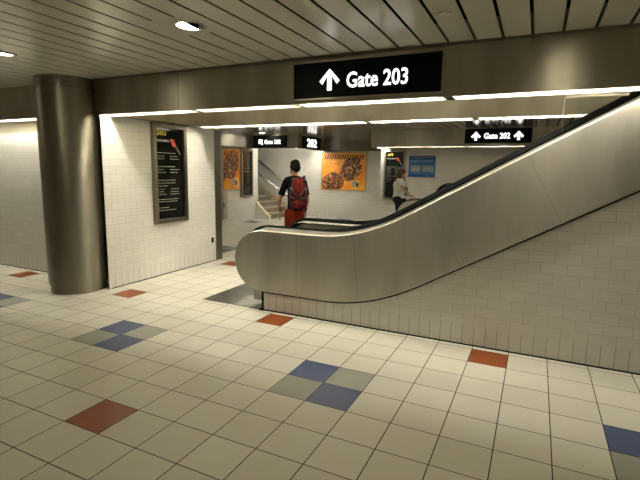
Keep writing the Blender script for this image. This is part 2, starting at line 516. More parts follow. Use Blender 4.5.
# short strip on the return of the far beam
def strip_y(label, x0, x1, y0, y1, z, name='light_strip'):
    r = thing(name, label, 'light', ((x0+x1)/2, (y0+y1)/2, z))
    mb = MB(); mb.box(x0, x0+.004, y0, y1, z, z+.09); mb.box(x1-.004, x1, y0, y1, z, z+.09); mb.box(x0, x1, y0, y1, z+.09, z+.095)
    mb.build('trough', M['trough'], r)
    mb = MB(); xc = (x0+x1)/2
    mb.tube([(xc, y0+.03, z+.04), (xc, y1-.03, z+.04)], .014, 10); mb.build('tube', M['tube'], r, True)
    return r
strip_y('short strip running back to the wall above the left edge of the far directory', -2.34, -2.21, 8.45, 9.15, 2.205)
r = thing('light_strip', 'unseen strip added inside the bulkhead over the foot of the stairs', 'light', (-5.6, 8.78, 2.25))
mb = MB(); mb.box(-6.2, -5.0, 8.721, 8.735, 2.24, 2.40); mb.build('housing', M['trough'], r)  # unseen strip added to brighten the wall behind the stairs
mb = MB(); mb.tube([(-6.15, 8.765, 2.30), (-5.05, 8.765, 2.30)], .016, 10); mb.build('tube', M['tube'], r, True)
strip_y('short strip under the small 202 sign beside the stairs', -5.01, -4.891, 8.9, 10.4, 2.215)

for xx in (-2.0, 0.0, 2.0):  # unseen lamps added to brighten the steel of the second beam
    r = thing('added_well_lamp', 'unseen square lamp added at the top of the escalator well, above the picture', 'ceiling lamp', (xx, 1.65, 5.0), group='added lamps at the top of the escalator well')
    mb = MB(); mb.box(xx-.32, xx+.32, 1.33, 1.97, 4.95, 5.0); mb.build('housing', M['trough'], r)
    mb = MB(); mb.box(xx-.30, xx+.30, 1.35, 1.95, 4.94, 4.95); mb.build('diffuser', M['well'], r)
# ------------------------------------------------------------------ recessed ceiling lamps
dl = ['round recessed ceiling lamp in front of the large Gate 203 sign',
      'round recessed ceiling lamp near the left edge, above the floor before the column']
for k, (x, y) in enumerate(DOWN):
    if y > 3: lab = None
    lab = dl[k] if k < 2 else None
    r = thing('recessed_lamp', lab or 'x', 'ceiling lamp', (x, y, ZC), group='recessed ceiling lamps')
    if lab is None: r['label'] = 'round recessed lamp in the slatted ceiling outside the picture'
    if k == 10: r['label'] = 'small lit lamp in the ceiling above the Gate 202 sign by the stairs'
    elif y > 3: r['label'] = 'unseen recessed lamp added in the far ceiling behind the beams'  # unseen lamps added to brighten the far end of the hall
    mb = MB(); mb.lathe([(HR-.004, ZC-.001), (HR-.004, ZC-.006), (HR+.012, ZC-.006), (HR+.016, ZC-.001), (HR-.004, ZC-.001)], x, y, 40)
    mb.build('trim_ring', M['steel_light'], r, True)
    mb = MB(); mb.lathe([(HR-.006, ZC-.004), (HR-.008, ZC+.07), (0, ZC+.07)], x, y, 40); mb.build('reflector', M['dim'], r, True)
    # half-round lit lens
    mb = MB(); n = 24; a0 = math.radians(94); pts = []
    for i in range(n+1):
        a = a0 + PI*i/n
        pts.append((x + (HR-.010)*math.cos(a), y + (HR-.010)*math.sin(a)))
    mb.prism(pts, 2, ZC-.001, ZC+.001); mb.build('lens', M['lamp' if y < 3 else 'lamp_far'], r)
    mb = MB(); mb.prism(pts, 2, ZC+.0012, ZC+.06); mb.build('added_lens_cap', M['gap'], r)  # dark cap added to stop the lens glowing up into the reflector

sd = MB(); sd.lathe([(0, ZC-.012), (.03, ZC-.012), (.042, ZC-.006), (.044, ZC-.0002), (0, ZC-.0002)], .985, .02, 28)
tag(sd.build('sprinkler_cap', M['slat'], None, True, origin=(.985, .02, ZC)), 'small round sprinkler cap on the slatted ceiling above the large sign', 'sprinkler cap')

# ------------------------------------------------------------------ signs
def arrow_pts(cx, cz, w, h, th, ang=0):
    P = [(0,h/2), (w/2, h/2-w*.53), (w/2-th*.62, h/2-w*.53-th*.62), (th/2, h/2-th*1.3), (th/2,-h/2), (-th/2,-h/2), (-th/2, h/2-th*1.3), (-w/2+th*.62, h/2-w*.53-th*.62), (-w/2, h/2-w*.53)]
    c, s = math.cos(ang), math.sin(ang)
    return [(cx+a*c-b*s, cz+a*s+b*c) for a, b in P]
r = thing('gate_sign', 'large black Gate 203 sign with up arrow on the near steel beam', 'sign', (.16, .735, 2.24), group=None)
mb = MB(); mb.box(-.53, .855, .712, .738, 2.240, 2.556); mb.build('panel', M['black'], r)
mb = MB(); x0, x1, z0, z1 = -.545, .87, 2.226, 2.570
mb.box(x0, -.53, .70, .738, z0, z1); mb.box(.855, x1, .70, .738, z0, z1); mb.box(-.53, .855, .70, .738, z0, 2.240); mb.box(-.53, .855, .70, .738, 2.556, z1)
mb.build('frame', M['steel'], r)
mb = MB(); mb.prism(arrow_pts(-.16, 2.398, .20, .19, .044), 1, .7095, .712); mb.build('arrow', M['letter'], r)
text('lettering', 'Gate 203', .13, (.29, .7105, 2.384), 'front', M['letter'], r, width=.56, bold=.012, depth=.003, height=.135)

r = thing('gate_sign', 'black Gate 202 sign with two up arrows hanging on the far beam', 'sign', (.72, 8.15, 2.27))
mb = MB(); mb.box(0, 1.44, 8.10, 8.19, 2.27, 2.595); mb.build('panel', M['black'], r)
mb = MB()
mb.prism(arrow_pts(.25, 2.43, .21, .20, .055), 1, 8.096, 8.10); mb.build('arrow', M['letter'], r)
mb = MB(); mb.prism(arrow_pts(1.17, 2.43, .21, .20, .055), 1, 8.096, 8.10); mb.build('arrow', M['letter'], r)
text('lettering', 'Gate 202', .13, (.71, 8.098, 2.43), 'front', M['letter'], r, width=.56, bold=.016, depth=.003, height=.13)

r = thing('gate_sign', 'black Gate 202 sign with a slanting arrow above the stairs', 'sign', (-5.68, 8.58, 2.22))
mb = MB(); mb.box(-6.255, -5.11, 8.55, 8.595, 2.225, 2.575); mb.build('panel', M['black'], r)
mb = MB(); mb.prism(arrow_pts(-5.98, 2.39, .18, .20, .05, math.radians(40)), 1, 8.546, 8.55); mb.build('arrow', M['letter'], r)
text('lettering', 'Gate 202', .12, (-5.57, 8.548, 2.39), 'front', M['letter'], r, width=.56, bold=.016, depth=.003, height=.12)

r = thing('gate_sign', 'small dark 202 sign on the side of the bulkhead by the stairs', 'sign', (-4.75, 9.5, 2.22))
mb = MB(); mb.box(-4.768, -4.74, 8.95, 10.15, 2.225, 2.58); mb.build('panel', M['black'], r)
text('lettering', '202', .2, (-4.7385, 9.52, 2.40), 'right', M['letter'], r, width=.66, bold=.03, depth=.003, height=.25)

# ------------------------------------------------------------------ directories
M['dir'] = plain('directory_glass', (.006,.007,.005), .12, noise=.2)
M['yellow'] = plain('yellow_print', (.62,.48,.02), .5)
M['white_print'] = plain('white_print', (.36,.36,.31), .5)
M['red_print'] = plain('red_print', (.42,.03,.012), .5)
M['grey_print'] = plain('grey_print', (.10,.10,.10), .5)
def directory(label, facing, a0, a1, z0, z1, base, fw, number, rows, depth=.07, marks=True):
    """framed directory; a runs along the wall, left to right as one reads it"""
    loc = (base, (a0+a1)/2, z0) if facing == 'right' else ((a0+a1)/2, base, z0)
    r = thing('directory_sign', label, 'directory', loc)
    def bx(mb, p0, p1, d0, d1, q0, q1):
        if facing == 'right': mb.box(base+d0, base+d1, p0, p1, q0, q1)
        else: mb.box(p0, p1, base-d1, base-d0, q0, q1)
    def poly(mb, pts, d0, d1):
        if facing == 'right': mb.prism(pts, 0, base+d0, base+d1)
        else: mb.prism(pts, 1, base-d1, base-d0)
    mb = MB()
    bx(mb, a0, a0+fw, .002, depth, z0, z1); bx(mb, a1-fw, a1, .002, depth, z0, z1)
    bx(mb, a0+fw, a1-fw, .002, depth, z0, z0+fw); bx(mb, a0+fw, a1-fw, .002, depth, z1-fw, z1)
    mb.build('frame', M['frame'], r)
    mb = MB(); bx(mb, a0+fw, a1-fw, .002, .03, z0+fw, z1-fw); mb.build('panel', M['dir'], r)
    w = a1-a0-2*fw; L = a0+fw; top = z1-fw; d = .031
    if marks:
        h = .068
        c = (L+w*.235, top-.078)
        text('number', number, h, (base+d+.001, c[0], c[1]) if facing == 'right' else (c[0], base-d-.001, c[1]), facing, M['yellow'], r, width=w*.34, depth=.002, height=h, bold=.015)
        mb = MB()
        x = L+w*.06                                        # airline heading, too blurred to read: short strokes
        rr = random.Random(3)
        while x < L+w*.52:
            s = .012+rr.random()*.02
            hh = .022+rr.random()*.016
            bx(mb, x, x+s, d, d+.001, top-.20, top-.20+hh); x += s+.010
        mb.build('heading', M['white_print'], r)
        mb = MB(); q = top-.155
        poly(mb, [(L+w*.53, q), (L+w*.68, q), (L+w*.79, q-.108), (L+w*.64, q-.108)], d, d+.001); mb.build('red_flag', M['red_print'], r)
        mb = MB(); poly(mb, [(L+w*.72, q-.112), (L+w*.80, q-.112), (L+w*.95, q-.22), (L+w*.89, q-.22)], d, d+.001); mb.build('grey_flag', M['grey_print'], r)
    mb = MB(); rr = random.Random(5)
    for (zz, kind) in rows:
        for (s, e) in ((.06, .40), (.52, .86)) if kind == 2 else (((.06, .80),) if kind == 1 else ((.06,.5),)):
            x = L+w*s; end = L+w*(e - rr.random()*.12)
            while x < end:
                q = .014+rr.random()*.035
                bx(mb, x, min(x+q, end), d, d+.001, zz, zz+.009); x += q+.010
    mb.build('text_lines', M['white_print'], r)
    return r
z1 = 2.155
rows = []
for k, kind in ((.40,1),(.45,2),(.49,2),(.61,1),(.655,2),(.70,2),(.82,1),(.865,1),(.91,0),(.96,2),(1.0,2),(1.04,2),(1.12,1),(1.155,1),(1.25,0),(1.29,1)):
    rows.append((z1-k*.93, kind))
directory('tall framed black 203 directory on the white tiled wall behind the column', 'right', 1.575, 2.245, .775, 2.205, -3.297, .06, '203', rows)
rows2 = [(2.0-.05*k-.30, 1 if k % 5 == 0 else 2) for k in range(9)]
directory('far black 202 directory behind the woman', 'front', -2.29, -1.68, .80, 2.17, 9.2, .05, '202', rows2)
directory('dark framed display beside the orange poster near the stairs', 'right', 8.13, 8.73, .74, 2.17, -6.45, .06, '202', [(1.6, 2), (1.5, 1)], marks=False)

# ------------------------------------------------------------------ posters
def poster_mat():
    m, nt, b = newmat('orange_poster_print')
    tc = N(nt, 'ShaderNodeTexCoord')
    nz = N(nt, 'ShaderNodeTexNoise'); nz.inputs['Scale'].default_value = 2.2
    nt.links.new(tc.outputs['Object'], nz.inputs['Vector'])
    cr = N(nt, 'ShaderNodeValToRGB')
    cr.color_ramp.elements[0].position = .35; cr.color_ramp.elements[0].color = (.80,.22,.012,1)
    cr.color_ramp.elements[1].position = .65; cr.color_ramp.elements[1].color = (.86,.40,.03,1)
    nt.links.new(nz.outputs[0], cr.inputs[0]); nt.links.new(cr.outputs[0], b.inputs['Base Color'])
    b.inputs['Roughness'].default_value = .35
    return m
def cookie_mat():
    m, nt, b = newmat('cookie_print')
    tc = N(nt, 'ShaderNodeTexCoord')
    vo = N(nt, 'ShaderNodeTexVoronoi'); vo.inputs['Scale'].default_value = 13
    nt.links.new(tc.outputs['Object'], vo.inputs['Vector'])
    cr = N(nt, 'ShaderNodeValToRGB'); e = cr.color_ramp.elements
    e[0].position = 0; e[0].color = (.012,.004,.002,1)
    e[1].position = 1; e[1].color = (.62,.46,.28,1)
    for p, c in ((.40,(.035,.011,.004,1)), (.55,(.16,.05,.012,1)), (.75,(.30,.12,.03,1))):
        q = e.new(p); q.color = c
    nz = N(nt, 'ShaderNodeTexNoise'); nz.inputs['Scale'].default_value = 9; nz.inputs['Detail'].default_value = 3
    nt.links.new(tc.outputs['Object'], nz.inputs['Vector'])
    s = math_node(nt, 'ADD', math_node(nt, 'MULTIPLY', vo.outputs['Distance'], .75), math_node(nt, 'MULTIPLY_ADD', nz.outputs[0], .9, -.25))
    nt.links.new(s, cr.inputs[0]); nt.links.new(cr.outputs[0], b.inputs['Base Color'])
    b.inputs['Roughness'].default_value = .4
    return m
M['poster'] = poster_mat(); M['cookie'] = cookie_mat()
M['brown'] = plain('dark_brown_print', (.03,.008,.003), .6, spec=.1)
M['cream'] = plain('cream_print', (.62,.52,.34), .5)
M['alu'] = plain('poster_frame_paint', (.42,.36,.24), .45)

def poster(label, facing, a0, a1, z0, z1, base, cookies):
    loc = (base, (a0+a1)/2, z0) if facing == 'right' else ((a0+a1)/2, base, z0)
    r = thing('poster', label, 'poster', loc)
    def bx(mb, p0, p1, d0, d1, q0, q1):
        if facing == 'right': mb.box(base+d0, base+d1, p0, p1, q0, q1)
        else: mb.box(p0, p1, base-d1, base-d0, q0, q1)
    def poly(mb, pts, d0, d1):
        if facing == 'right': mb.prism(pts, 0, base+d0, base+d1)
        else: mb.prism(pts, 1, base-d1, base-d0)
    W, H = a1-a0, z1-z0; f = .03
    mb = MB(); bx(mb, a0-f, a0, .001, .03, z0-f, z1+f); bx(mb, a1, a1+f, .001, .03, z0-f, z1+f); bx(mb, a0, a1, .001, .03, z0-f, z0); bx(mb, a0, a1, .001, .03, z1, z1+f)
    mb.build('frame', M['alu'], r)
    mb = MB(); bx(mb, a0, a1, .001, .018, z0, z1); mb.build('print', M['poster'], r)
    mb = MB(); x = a0+.05*W if W > 1.2 else a0+.03
    while x < a1-.10:
        poly(mb, [(x, z1-.20), (x+.045, z1-.20), (x+.095, z1-.05), (x+.050, z1-.05)], .018, .020); x += .088
    mb.build('striped_band', M['brown'], r)
    rr = random.Random(11)
    for k, (cx, cz, rx, rz, rot) in enumerate(cookies):
        pts = []
        for i in range(40):
            a = 2*PI*i/40; q = 1+.05*math.sin(5*a+k)+.03*rr.random()
            p, s = rx*q*math.cos(a), rz*q*math.sin(a)
            pts.append((min(a1-.005, max(a0+.005, a0+cx*W + p*math.cos(rot)-s*math.sin(rot))), max(z0+.005, z0+cz*H + p*math.sin(rot)+s*math.cos(rot))))
        mb = MB(); poly(mb, pts, .018, .0205+.001*k); mb.build('cookie_picture', M['cookie'], r)
    bw = .13*W if W > 1.2 else .30*W
    bx0 = a0+(.70*W if W > 1.2 else .48*W)
    mb = MB(); poly(mb, [(bx0, z0+.09*H), (bx0+bw*1.25, z0+.06*H), (bx0+bw*1.25, z0+.27*H), (bx0, z0+.25*H)], .018, .022); mb.build('package_picture', M['cream'], r)
    mb = MB()
    for k in range(3):
        bx(mb, bx0+bw*.15, bx0+bw*(.5+.2*k), .022, .0228, z0+(.11+.05*k)*H, z0+(.135+.05*k)*H)
    poly(mb, [(bx0+bw*.75, z0+.1*H), (bx0+bw*1.15, z0+.1*H), (bx0+bw*1.2, z0+.2*H), (bx0+bw*.8, z0+.2*H)], .022, .0226)
    mb.build('package_marks', M['brown'], r)
    if W > 1.2:
        mb = MB(); rr = random.Random(2)
        for zz in (.70, .62):
            x = a0+.07*W
            while x < a0+(.42 if zz > .65 else .28)*W:
                q = .015+rr.random()*.03; bx(mb, x, x+q, .018, .0195, z0+zz*H, z0+zz*H+.016); x += q+.014
        mb.build('slogan', M['brown'], r)
    return r
poster('wide orange cookie poster on the far tiled wall right of the man', 'front', -4.91, -3.37, .955, 2.145, 10.65,
       [(.26,.21,.42,.30,.25), (.68,.57,.42,.33,.85)])
poster('narrow orange cookie poster on the corridor wall left of the dark display', 'right', 7.30, 8.08, .99, 2.14, -6.45,
       [(.48,.60,.42,.33,1.1), (.0,.36,.12,.18,0)])

M['blue'] = plain('blue_print', (.025,.16,.42), .4, noise=.15, scale=4)
M['navy'] = plain('navy_print', (.015,.05,.22), .4)
M['photo'] = plain('grey_picture_print', (.34,.35,.32), .4, noise=.75, scale=14)
M['pale'] = plain('pale_blue_print', (.30,.48,.62), .5)
r = thing('notice', 'blue printed notice with two pictures on the wall above the woman', 'notice', (-1.19, 9.2, 1.49))
bx0, bx1, bz0, bz1 = -1.59, -.87, 1.445, 2.01
mb = MB(); mb.box(bx0, bx1, 9.182, 9.199, bz0, bz1); mb.build('board', M['blue'], r)
for q0, q1 in ((bz1-.075, bz1), (bz0, bz0+.055)):
    mb = MB(); mb.box(bx0, bx1, 9.180, 9.182, q0, q1); mb.build('border_band', M['navy'], r)
for k, (a, b) in enumerate(((bx0+.06, bx0+.32), (bx0+.38, bx1-.04))):
    mb = MB(); mb.box(a, b, 9.179, 9.182, bz0+.13, bz0+.31); mb.build('picture', M['photo'], r)
mb = MB(); rr = random.Random(9)
for zz, e in ((bz1-.05, .95), (bz1-.13, .96), (bz1-.165, .9)):
    x = bx0+.04
    while x < bx0+e*(bx1-bx0)-.03:
        q = .015+rr.random()*.03; mb.box(x, x+q, 9.178, 9.180, zz, zz+.016); x += q+.012
mb.box(bx1-.26, bx1-.15, 9.178, 9.180, bz0+.02, bz0+.035)
mb.build('text_lines', M['pale'], r)

# small fittings
r = thing('wall_outlet', 'small dark outlet low on the tiled wall by its steel end trim', 'outlet', (-3.3, 2.90, .33))
mb = MB(); mb.box(-3.299, -3.288, 2.865, 2.913, .325, .415); mb.build('cover_plate', M['gap'], r, bevel=.003)
for zz in (.336, .376):
    mb = MB(); mb.box(-3.288, -3.286, 2.877, 2.901, zz, zz+.028); mb.build('socket', M['rubber'], r)
r = thing('access_panel', 'narrow steel access panel low on the corridor wall under the orange poster', 'panel', (-6.45, 7.35, .13))
mb = MB(); mb.box(-6.449, -6.42, 7.26, 7.46, .13, .93); mb.build('door', M['steel'], r, bevel=.004)
mb = MB(); mb.box(-6.42, -6.405, 7.28, 7.30, .45, .60); mb.build('handle', M['gap'], r)

# ------------------------------------------------------------------ escalator
SL = .565
def blend(x, flat, xk, slope, h):
    if x <= xk-h: return flat
    if x >= xk+h: return flat + slope*(x-xk)
    return flat + slope/(4*h)*(x-(xk-h))**2
def topz(x): return blend(x, .912, .085, SL, .45)
def railz(x): return blend(x, .97, .02, SL, .45)
def botz(x): return blend(x, .222, .211, .583, .5)
def stepz(x): return blend(x, .0, .12, SL, .35)
def frange(a, b, n): return [a+(b-a)*i/n for i in range(n+1)]

def escalator(label, dx, dy, xe, far_dx=0, far_dz=0, steps=True, plate=True):
    r = thing('escalator', label, 'escalator', (-1.0+dx, 1.56+dy, 0))
    def outline(x1, inset=0, raise_bottom=0, lower_top=0, ddx=0, ddz=0):
        pts = []
        c = (-1.08, .567); R_ = .342-inset
        for x in frange(x1, -1.08, 60):
            pts.append((x, topz(x)-inset-lower_top))
        for i in range(1, 30):
            a = PI/2 + PI*i/30
            pts.append((c[0]+R_*math.cos(a), c[1]+R_*math.sin(a)))
        for x in frange(-1.08, x1, 60):
            pts.append((x, botz(x)+inset+raise_bottom))
        return [(p[0]+dx+ddx, p[1]+ddz) for p in pts]
    for side in (0, 1):
        ddx, ddz = (far_dx, far_dz) if side else (0, 0)
        Y = (lambda y: (3.13-y)+dy) if side else (lambda y: y+dy)
        def yy(a, b): return (min(Y(a), Y(b)), max(Y(a), Y(b)))
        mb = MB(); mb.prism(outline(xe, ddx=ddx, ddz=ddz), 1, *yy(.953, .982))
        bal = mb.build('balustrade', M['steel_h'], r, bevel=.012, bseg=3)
        # dark reveal under the cladding
        mb = MB(); pts = [(x+dx+ddx, botz(x)+ddz, ) for x in frange(-1.05, xe, 70)]
        mb.prism([(p[0], p[1]-.010) for p in pts] + [(p[0], p[1]+.015) for p in pts[::-1]], 1, *yy(.957, .9845))
        mb.build('reveal', M['gap'], bal)
        # joints between cladding panels
        if not side:
            for (xa, lean) in ((-.62, 0), (.02, .12), (.78, .52), (1.55, .52)):
                za = topz(xa)-.015; xb = xa + lean*(.55 if lean > .2 else .6); zb_ = botz(xb)+.015
                w = .0016; mb = MB()
                mb.prism([(xa-w+dx, za), (xa+w+dx, za), (xb+w+dx, zb_), (xb-w+dx, zb_)], 1, Y(.9524), Y(.9532))
                mb.build('panel_joint', M['frame'], bal)
        # inner core and inner skirt
        mb = MB(); xs = frange(-1.05, xe, 60)
        mb.prism([(x+dx+ddx, topz(x)-.03+ddz) for x in xs] + [(x+dx+ddx, max(.02, botz(x)+.17)+ddz) for x in xs[::-1]], 1, *yy(.983, 1.16))
        mb.build('inner_panel', M['steel'], bal)
        mb = MB(); xs = frange(-1.30, xe, 60)
        def dz(x): return topz(x) if x > -1.08 else .567+math.sqrt(max(0, .345**2-(x+1.08)**2))
        mb.prism([(x+dx+ddx, max(.3, stepz(x)+.35)+ddz) for x in xs] + [(x+dx+ddx, (.05 if x < -.2 else stepz(x)-.05)+ddz) for x in xs[::-1]], 1, *yy(1.161, 1.175))
        mb.build('skirt', M['steel'], bal)
        # sloping deck between cladding and handrail
        mb = MB(); xs = frange(-1.30, xe, 70)
        va, vb, vc = [], [], []
        for x in xs:
            va.append(mb.bm.verts.new((x+dx+ddx, Y(.966), dz(x)-.003+ddz)))
            vb.append(mb.bm.verts.new((x+dx+ddx, Y(1.055), (dz(x)+.030 if x > -1.1 else dz(x))+ddz)))
            vc.append(mb.bm.verts.new((x+dx+ddx, Y(1.165), dz(x)-.01+ddz)))
        for i in range(len(xs)-1):
            for p, q in ((va, vb), (vb, vc)):
                f = (p[i], p[i+1], q[i+1], q[i])
                mb.bm.faces.new(f if not side else f[::-1])
        mb.build('deck', M['deck'], bal)
        # handrail with its black guide
        path = []
        R_ = .335; c = (-1.03, .930-R_)
        for i in range(22):
            a = PI*1.15 - (PI*.65)*i/22
            path.append((c[0]+R_*math.cos(a)+dx+ddx, Y(1.08), c[1]+R_*math.sin(a)+ddz))
        for x in frange(-1.03, xe, 60):
            path.append((x+dx+ddx, Y(1.08), railz(x)-.040+ddz))
        prof = [(-.034,.002),(-.038,.012),(-.034,.026),(-.02,.036),(0,.040),(.02,.036),(.034,.026),(.038,.012),(.034,.002),(.024,-.006),(.018,-.03),(-.018,-.03),(-.024,-.006)]
        mb = MB(); mb.tube(path, 1, prof=prof, up=(0,1,0) if False else None)
        mb.build('handrail', M['rubber'], bal, True)
        if not side:
            for xc in (-.66, .10, -.95):
                mb = MB(); mb.box(xc+dx-.012, xc+dx+.012, Y(1.10), Y(1.12), topz(xc)+.008, topz(xc)+.022)
                mb.build('deck_clip', M['steel_light'], bal)
    y0, y1 = 1.18+dy, 1.95+dy
    if plate:
        mb = MB(); mb.box(-1.93+dx, -1.03+dx, .99+dy, 2.16+dy, .0, .005)
        mb.build('landing_plate', M['plate'], r)
        mb = MB(); mb.box(-1.03+dx, -.62+dx, y0, y1, 0, .008)
        for k in range(46):
            y = y0 + (y1-y0)*(k+.3)/46
            mb.box(-.70+dx, -.62+dx, y, y+.006, .008, .018)
        mb.build('comb_plate', M['plate'], r)
    if steps:
        k = 0; x = -.60
        while x < xe-.4:
            z = max(.012, stepz(x+.2))
            mb = MB(); mb.box(x+dx, x+.398+dx, y0, y1, max(.004, z-.03), z)
            for q in range(20):
                y = y0 + (y1-y0)*(q+.2)/20
                mb.box(x+dx, x+.398+dx, y, y+.02, z, z+.008)
            if z > .05: mb.box(x+.004+dx, x+.02+dx, y0, y1, max(.004, z-.20), z-.03)
            mb.build('step', M['plate'], r)
            x += .40; k += 1
    return r
escalator('nearest escalator with steel side panels rising to the right over the tiled wall', 0, 0, 4.4)
escalator('far escalator whose rounded steel newel the woman is holding', .09, 6.32, 1.9, far_dx=.62, far_dz=.36)  # far balustrade shifted and raised to stand in for an unidentified dark shape

# tiled wall carrying the near escalator
def under(name, y0, y1, xa, dx=0):
    xs = frange(xa, 4.3, 50)
    mb = MB(); mb.prism([(xa+dx, 0), (4.3+dx, 0)] + [(x+dx, botz(x)+.14) for x in xs[::-1]], 1, y0, y1)
    return struct(mb.build(name, M['wall']))
under('wall_escalator_near', .985, 1.10, -1.05)
under('wall_escalator_far', 2.03, 2.145, -1.05)
xs = frange(-1.05, 1.9, 40)
mb = MB(); mb.prism([(-.96, 0), (1.99, 0)] + [(x+.09, botz(x)+.14) for x in xs[::-1]], 1, 7.305, 7.42); struct(mb.build('wall_escalator_second', M['wall']))
mb = MB(); mb.box(-1.072, -1.052, .975, 1.10, .0, .235); mb.box(-1.10, -1.04, .965, 1.10, .0, .012)
struct(mb.build('trim_13', M['gap']))

# clear wedge guard where the handrail nears the beam
m, nt, b = newmat('clear_acrylic')
b.inputs['Base Color'].default_value = (.92,.95,.90,1); b.inputs['Roughness'].default_value = .05
b.inputs['Transmission Weight'].default_value = 1; b.inputs['IOR'].default_value = 1.15
M['acrylic'] = m
r = thing('wedge_guard', 'clear triangular guard hanging from the near beam above the escalator handrail', 'guard', (1.78, 1.0, 2.19))
mb = MB(); mb.prism([(1.78, 2.19), (1.78, 1.925), (2.20, 2.19)], 1, .997, 1.003); mb.build('panel', M['acrylic'], r)
mb = MB(); mb.box(1.776, 1.78, .996, 1.004, 1.925, 2.19); mb.build('edge_strip', M['steel_light'], r)
mb = MB(); mb.box(1.78, 2.2, .94, 1.003, 2.175, 2.195); mb.build('bracket', M['trough'], r)

# ------------------------------------------------------------------ stairs
SX, RISE, RUN = -6.0, .168, .285
st = thing('staircase', 'stone staircase rising to the left behind the corridor wall', 'stairs', (SX, 9.9, 0))
for k in range(9):
    x1 = SX - k*RUN
    mb = MB(); mb.box(x1-RUN if k < 8 else x1-.6, x1, 9.24, 10.58, k*RISE, (k+1)*RISE-.03)
    s = mb.build('step', M['stair'], st)
    mb = MB(); mb.box(x1-RUN if k < 8 else x1-.6, x1+.02, 9.24, 10.58, (k+1)*RISE-.03, (k+1)*RISE); mb.build('tread', M['nosing'], s)
sl = RISE/RUN
mb = MB(); mb.prism([(SX+.05, 0), (SX+.05, .10), (SX-.02, .13), (-6.448, .53), (-6.448, 0)], 1, 8.96, 9.085)
mb.build('stringer', M['wall'], st)
mb = MB(); mb.prism([(SX+.065, .10), (SX+.065, .125), (SX-.02, .155), (-6.448, .56), (-6.448, .53), (SX-.02, .13)], 1, 8.95, 9.095)
mb.build('stringer_cap', M['cream'], st)
mb = MB(); mb.prism([(SX-.1, .30), (SX-.1, .0), (SX-.2, .0), (SX-2.5, 2.3*sl), (SX-2.5, .34+2.4*sl)], 1, 10.59, 10.62)
mb.build('wall_skirting', M['cream'], st)
hr = thing('handrail', 'shiny steel stair handrail on a floor post in front of the stairs', 'handrail', (-5.73, 9.27, 0))
p0 = (-5.42, 9.27, .735); slr = .635
mb = MB(); mb.tube([(-5.42, 9.27, .66), (-5.40, 9.27, .70), p0, (-7.9, 9.27, .735+2.48*slr)], .030, 12); mb.build('rail', M['steel_light'], hr, True)
mb = MB(); mb.tube([(-5.73, 9.27, 0), (-5.73, 9.27, .735+.31*slr)], .02, 12); mb.lathe([(0,0),(.05,0),(.05,.012),(0,.012)], -5.73, 9.27, 20); mb.build('post', M['steel'], hr, True)
hr = thing('handrail', 'thinner stair handrail fixed to the far wall on brackets', 'handrail', (-6.2, 10.55, 1.0))
mb = MB(); mb.tube([(-6.05, 10.56, .93), (-6.1, 10.56, 1.0), (-8.6, 10.56, 1.0+2.5*.70)], .021, 12); mb.build('rail', M['steel'], hr, True)
for x in (-6.45, -7.45):
    zz = 1.0+(-6.1-x)*.70
    mb = MB(); mb.tube([(x, 10.56, zz-.015), (x, 10.56, zz-.06), (x, 10.648, zz-.07)], .009, 8); mb.build('bracket', M['frame'], hr, True)

# ------------------------------------------------------------------ people
M['skin'] = plain('skin', (.30,.15,.08), .55, noise=.06, scale=9)
M['skin2'] = plain('fair_skin', (.50,.27,.17), .55, noise=.05, scale=9)
M['hair'] = plain('black_hair', (.006,.005,.004), .7, noise=.4, scale=60, bump=.6, spec=.1)
M['hair2'] = plain('auburn_hair', (.075,.022,.009), .45, noise=.4, scale=50, bump=.6)
M['tee'] = plain('black_cotton', (.004,.004,.005), .95, noise=.2, spec=.04)
M['tee_w'] = plain('white_cotton', (.72,.69,.60), .85, noise=.05)
M['shorts'] = plain('dark_red_cotton', (.14,.015,.005), .9, noise=.15, scale=20, spec=.1)
M['pants'] = plain('black_trouser_cloth', (.012,.012,.016), .85, noise=.2)
M['pack_red'] = plain('red_nylon', (.062,.004,.002), .8, noise=.2, scale=15, spec=.12)
M['pack_grey'] = plain('dark_grey_nylon', (.020,.020,.018), .7, noise=.2)
M['shoe'] = plain('shoe_leather', (.03,.025,.02), .6)
M['teal'] = plain('teal_cloth', (.02,.22,.30), .6)
M['eye'] = plain('eye_white', (.7,.68,.62), .3)

def fuse(mb, name, mat, parent, voxel=.008, smooth=6, ratio=None):
    """overlapping closed pieces -> one continuous surface"""
    o = mb.build(name, None, parent, local=True)
    md = o.modifiers.new('r', 'REMESH'); md.mode = 'VOXEL'; md.voxel_size = voxel; md.use_smooth_shade = True
    sm = o.modifiers.new('s', 'SMOOTH'); sm.factor = .5; sm.iterations = smooth
    if ratio:
        dc = o.modifiers.new('d', 'DECIMATE'); dc.ratio = ratio
    dg = bpy.context.evaluated_depsgraph_get()
    me = bpy.data.meshes.new_from_object(o.evaluated_get(dg))
    o.modifiers.clear(); o.data = me; me.name = name
    me.materials.clear(); me.materials.append(mat)
    for p in me.polygons: p.use_smooth = True
    return o

